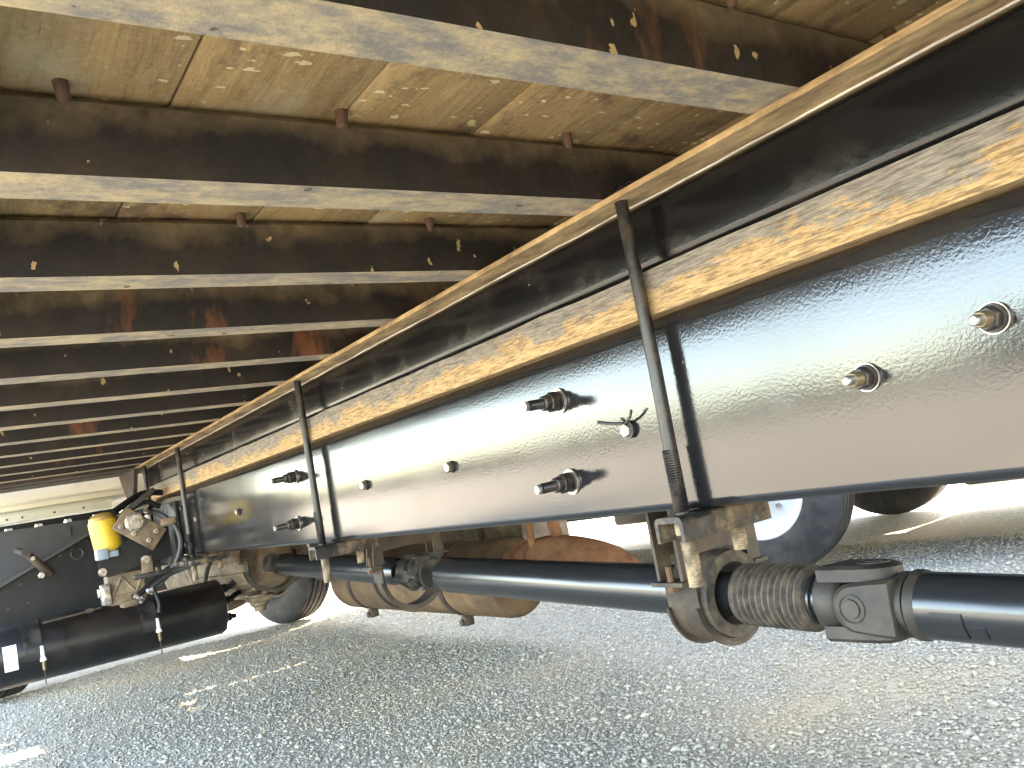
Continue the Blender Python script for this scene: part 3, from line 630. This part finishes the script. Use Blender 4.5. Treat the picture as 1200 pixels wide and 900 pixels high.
# headboard and its gussets at the deck front
hb = build(MB().box(.03, 2.53, 4.575, 4.62, .36, 1.5, bev=.004), 'headboard', 'hanger_steel', truck)
build(MB().prism([(4.35, .344), (4.78, .344), (4.60, .18), (4.50, .18)], .80, .818, 'X'), 'gusset', 'hanger_steel', hb)
for x0_, x1_ in ((.03, 1.28), (1.72, 2.53)): build(MB().box(x0_, x1_, 4.63, 4.765, .37, .385), 'sun_slit_plate', 'hanger_steel', hb)  # plates added to narrow the cab gap; the opening passes a sun patch
build(MB().box(.03, 2.53, 4.835, 5.085, .37, .385), 'sun_slit_plate', 'hanger_steel', hb)  # added; leaves thin slits that throw sun streaks on the gravel
for x in (.2, 1.2, 2.3): build(MB().box(x, x + .04, 4.63, 5.08, .34, .368), 'slit_plate_bracket', 'hanger_steel', hb)  # bearers for the added slit plates

# inner mudguard behind the cab
mg = build(MB().prism([(-.05, .175), (.78, .155), (.80, -.30), (-.05, -.32)], 4.86, 4.874, 'Y'), 'mudguard', 'plastic_grey', truck, 'dark plastic mudguard panels under the cab back')
build(MB().prism([(-.05, -.16), (.20, -.105), (.62, .075), (.76, .115), (.835, .10), (.835, -.30), (-.05, -.32)], 4.70, 4.715, 'Y'), 'splash_plate', 'plastic_black', mg)
build(MB().prism([(-.05, -.145), (.20, -.088), (.62, .092), (.76, .132), (.76, .117), (.62, .077), (.20, -.103), (-.05, -.158)], 4.66, 4.716, 'Y'), 'flange_rim', 'plastic_grey', mg)
mb = MB().tube([(.30, 4.70, .062), (.345, 4.66, .03), (.41, 4.66, -.06), (.43, 4.67, -.078)], [.016, .018, .02, .014], 10); mb.lathe([(0, .022), (.03, .022)], 10, (.335, 4.645, .045), (0, -1, 0)); hexnut(mb, (.385, 4.64, -.075), (0, -1, 0), .016, .02, 1); hexnut(mb, (.36, 4.645, .01), (0, -1, 0), .011, .02, 1)
build(mb, 'catch_lever', ['hanger_steel', 'zinc'], mg)
build(MB().lathe([(0, .030), (.004, .032), (.008, .027), (.004, .022)], 20, (.555, 4.70, -.005), (0, -1, 0), cap=False), 'hole_rim', 'plastic_grey', mg)
build(MB().box(.53, .555, 4.848, 4.857, .09, .14), 'grey_tab', 'plastic_grey', mg)
for x, z in ((.30, -.10), (.32, -.19), (.60, .05), (.24, -.20), (.48, .0), (.63, .04)):
    build(MB().lathe([(0, .009), (.003, .008)], 10, (x, 4.6985, z), (0, -1, 0)), 'plug', 'rod_black', mg)

# air dryer cluster
YD = 3.9
dry = build(MB().prism([(.53, -.105), (.53, -.06), (.63, .0), (.74, .04), (.82, .04), (.82, -.09), (.70, -.10), (.56, -.125)], YD - .006, YD, 'Y'), 'air_dryer', 'plastic_black', truck, 'yellow canister and alloy valve block clustered on a black bracket')
build(MB().lathe([(-.075, .052), (-.07, .056), (.075, .058), (.085, .055)], 28, (.585, YD + .068, .03), (-.10, 0, 1)), 'yellow_canister', 'yellow', dry)
build(MB().lathe([(.085, .053), (.10, .050), (.112, .035), (.116, .01)], 28, (.585, YD + .068, .03), (-.10, 0, 1)), 'canister_cap', 'brown_cap', dry)
Tm = Matrix.Translation((.698, YD - .045, .050)) @ Matrix.Rotation(R(40), 4, 'Y')
build(MB().box(-.095, .095, -.012, .012, -.052, .052, bev=.006, mat=Tm), 'valve_plate', 'alloy_dirty', dry)
mb = MB(); o = Tm @ Vector((-.035, -.013, .012)); mb.lathe([(0, .040), (.010, .040), (.012, .031), (.022, .030), (.022, .015), (.027, .014)], 24, o, (0, -1, 0)); build(mb, 'valve_cap', 'zinc', dry)
for a, b in ((.055, -.025), (.06, .022), (-.07, -.03), (-.01, -.03)):
    mb = MB(); hexnut(mb, Tm @ Vector((a, -.0125, b)), (0, -1, 0), .011, .010); build(mb, 'bolt', 'zinc', dry)
mb = MB().box(.525, .57, YD - .04, YD + .03, -.05, -.005, bev=.006).box(.57, .61, YD - .03, YD + .03, -.045, -.02, bev=.004); build(mb, 'blue_clip', 'blue_plastic', dry)
mb = MB().box(.555, .70, YD + .0, YD + .09, -.245, -.12, bev=.008)
for x0, x1, z0, z1 in ((.57, .61, -.205, -.135), (.61, .66, -.135, -.205), (.66, .695, -.205, -.135), (.57, .70, -.21, -.21)): mb.tube([(x0, YD - .001, z0), (x1, YD - .001, z1)], .006, 6)
mb.box(.60, .66, YD - .02, YD + .07, -.262, -.235, bev=.005); build(mb, 'alloy_housing', 'alloy_dirty', dry)
mb = MB().box(.525, .562, YD - .02, YD + .02, -.235, -.15, bev=.005).box(.515, .535, YD - .015, YD + .015, -.20, -.165, bev=.003); build(mb, 'white_connector', 'zinc', dry)
build(MB().box(.69, .735, YD - .026, YD - .012, -.145, -.07, bev=.004), 'tan_plate', 'alloy_dirty', dry)
for x, z in ((.708, -.082), (.542, -.10)):
    mb = MB().lathe([(0, .017), (.004, .017), (.004, .011), (.013, .010)], 14, (x, YD - (.026 if x > .6 else .006), z), (0, -1, 0)); build(mb, 'bolt', 'zinc', dry)
mb = MB().tube(smooth_path([(.73, YD + .04, .12), (.78, YD - .05, .10), (.83, YD - .10, .03), (.835, YD - .11, -.06), (.79, YD - .08, -.15), (.74, YD - .02, -.20)], 8), .011, 10); build(mb, 'hose', 'plastic_grey', dry)
build(MB().box(.775, .83, YD - .12, YD - .07, .045, .075, bev=.006), 'hose_connector', 'alloy_dirty', dry)
for pth, r_ in (([(.80, YD, .13), (.74, YD, .16), (.66, YD + .02, .13)], .012), ([(.79, YD + .05, .15), (.72, YD, .10), (.70, YD + .03, .06)], .009), ([(.83, YD, -.12), (.75, YD, -.17), (.66, YD - .01, -.225)], .012), ([(.86, YD - .3, -.13), (.78, YD - .1, -.16), (.70, YD, -.21), (.64, YD, -.225)], .010), ([(.72, YD - .02, -.20), (.735, YD - .04, -.27), (.73, YD - .05, -.31)], .009), ([(.62, YD + .05, .14), (.75, YD + .1, .20), (.86, YD + .1, .19)], .014)):
    build(MB().tube(smooth_path(pth, 6), r_, 8), 'hose', 'plastic_black', dry)
for x, y, z in ((.65, YD - .02, -.225), (.675, YD - .03, -.235), (.70, YD - .02, -.215), (.66, YD - .02, .125), (.735, YD - .03, .115)):
    build(MB().lathe([(0, .012), (.012, .012), (.014, .008), (.03, .008)], 8, (x, y, z), (random.uniform(-1, 1), -.6, random.uniform(-.6, .6))), 'fitting', 'zinc', dry)
mb = MB().box(.62, .80, YD - .02, YD + .06, .145, .165, bev=.003, mat=Matrix.Translation((.7, YD, .155)) @ Matrix.Rotation(R(-32), 4, 'Y') @ Matrix.Translation((-.7, -YD, -.155))); build(mb, 'step_bracket', 'plastic_grey', dry)
mb = MB().box(.832, .8485, 3.62, 3.66, -.07, .12, bev=.003).box(.836, .8485, 3.80, 4.35, -.12, .14, bev=.003)
for z in (.10, -.05): hexnut(mb, (.832, 3.64, z), (-1, 0, 0), .012, .012)
build(mb, 'bracket', 'paint_black', dry)
mb = MB().box(.64, .86, YD - .12, YD - .09, -.155, -.135, bev=.004).box(.80, .90, 3.5, 3.9, -.135, -.115, bev=.004); build(mb, 'lower_arm', 'clamp_steel', dry)

# ------------------------------------------------------------------ the neighbouring truck, parked at a slight angle
nt = empty('parked_truck', (5.07, 3.57, 0))
tag(nt, 'second truck with white wheel rims parked alongside, beyond the drive shaft', 'truck')
nx, ny = 5.07, 3.57
def nw(x, f): wheel(nt, nx + x, ny, f, label=None, white=True)
nw(-1.10, -1); nw(1.10, 1)
for x, f in ((-1.12, -1), (1.12, 1)): wheel(nt, nx + x, ny - 4.0, f)
ncab = build(MB().prism([(ny - .95, .0), (ny - .6, -.15), (ny - .55, .12), (ny + .55, .12), (ny + .6, -.35), (ny + 3.15, -.38), (ny + 3.22, .35), (ny + 3.1, .75), (ny + 1.25, .95), (ny + 1.0, 2.0), (ny + .9, 2.25), (ny - .85, 2.3)], nx - 1.16, nx + 1.16, 'X'), 'cab', 'tank_paint', nt)  # nose lengthened to stretch its shadow over the gravel
build(MB().prism([(ny + 1.262, .98), (ny + 1.025, 1.9), (ny + 1.035, 1.905), (ny + 1.275, .985)], nx - 1.02, nx + 1.02, 'X'), 'windscreen', 'glass_dark', ncab)
for sx in (-1.168, 1.156): build(MB().prism([(ny - .2, .9), (ny + 1.1, .9), (ny + .9, 1.55), (ny - .2, 1.55)], nx + sx, nx + sx + .012, 'X'), 'side_window', 'glass_dark', ncab)
build(MB().box(nx - 1.2, nx + 1.2, ny + 3.0, ny + 3.32, -.42, -.1, bev=.04), 'bumper', 'plastic_grey', ncab)
for sx in (-.95, .95): build(MB().lathe([(0, .09), (.02, .085)], 20, (nx + sx, ny + 3.32, .15 - .2), (0, 1, 0)), 'headlight', 'zinc', ncab)
for sx in (-.4, .4): build(MB().box(nx + sx - .035, nx + sx + .035, ny - 5.8, ny + 1.1, -.05, .1), 'chassis_rail', 'paint_black', nt)
build(MB().box(nx - 1.22, nx + 1.22, ny - 5.9, ny - .98, .12, 3.0, bev=.03), 'box_body', 'plastic_grey', nt)  # made tall and grey to cut light reaching the ground between the trucks
for y0_, y1_ in ((-3.4, -.54), (.54, 2.6)): build(MB().box(nx + .92, nx + 1.2, ny + y0_, ny + y1_, -.71, .1, bev=.04), 'light_block', 'plastic_black', nt)  # unseen boxes added to block sun passing below from the far side
for y0_, y1_ in ((-3.4, -.6), (.6, 2.6)): build(MB().box(nx - 1.2, nx - .92, ny + y0_, ny + y1_, -.42, .1, bev=.04), 'light_block', 'plastic_black', nt)  # added on the near side to hide some sky from the ground beneath
build(MB().tube([(nx - 1, ny, -.37), (nx + 1, ny, -.37)], .06, 12).tube([(nx - 1, ny - 4, -.37), (nx + 1, ny - 4, -.37)], .08, 12), 'axle', 'cast_iron', nt)
nt.rotation_euler.z = R(13.5)

# far belt of trees round the yard, mirrored in the paint
tv = []; tf = []
def belt(x0, y0, x1, y1, n, h):
    for i in range(n):
        t_ = rng.uniform(); hh = h * (.6 + .4 * math.sin(t_ * 37) * math.sin(t_ * 91 + 1)) * (1.9 if x0 == x1 and 14 < y0 + (y1 - y0) * t_ < 31 else 1) 
        z = rng.uniform(0, 1) ** .8 * hh; p = np.array([x0 + (x1 - x0) * t_ + rng.normal(0, 1.2), y0 + (y1 - y0) * t_ + rng.normal(0, 1.2), z]); q = rng.normal(0, .45, (3, 3)); b = len(tv)
        for k_ in range(3): tv.append(tuple(np.maximum(p + q[k_], (-1e9, -1e9, 0))))
        tf.append((b, b + 1, b + 2))
belt(-62, -80, -62, 150, 26000, 4.2); belt(-110, 150, 120, 150, 12000, 5.5)
me = bpy.data.meshes.new('far_trees'); me.from_pydata(tv, [], tf); me.materials.append(MAT['foliage'])
o = bpy.data.objects.new('far_trees', me); link(o, None, (0, 0, 0)); o['kind'] = 'stuff'; tag(o, 'far belt of trees along the yard edge', 'trees')
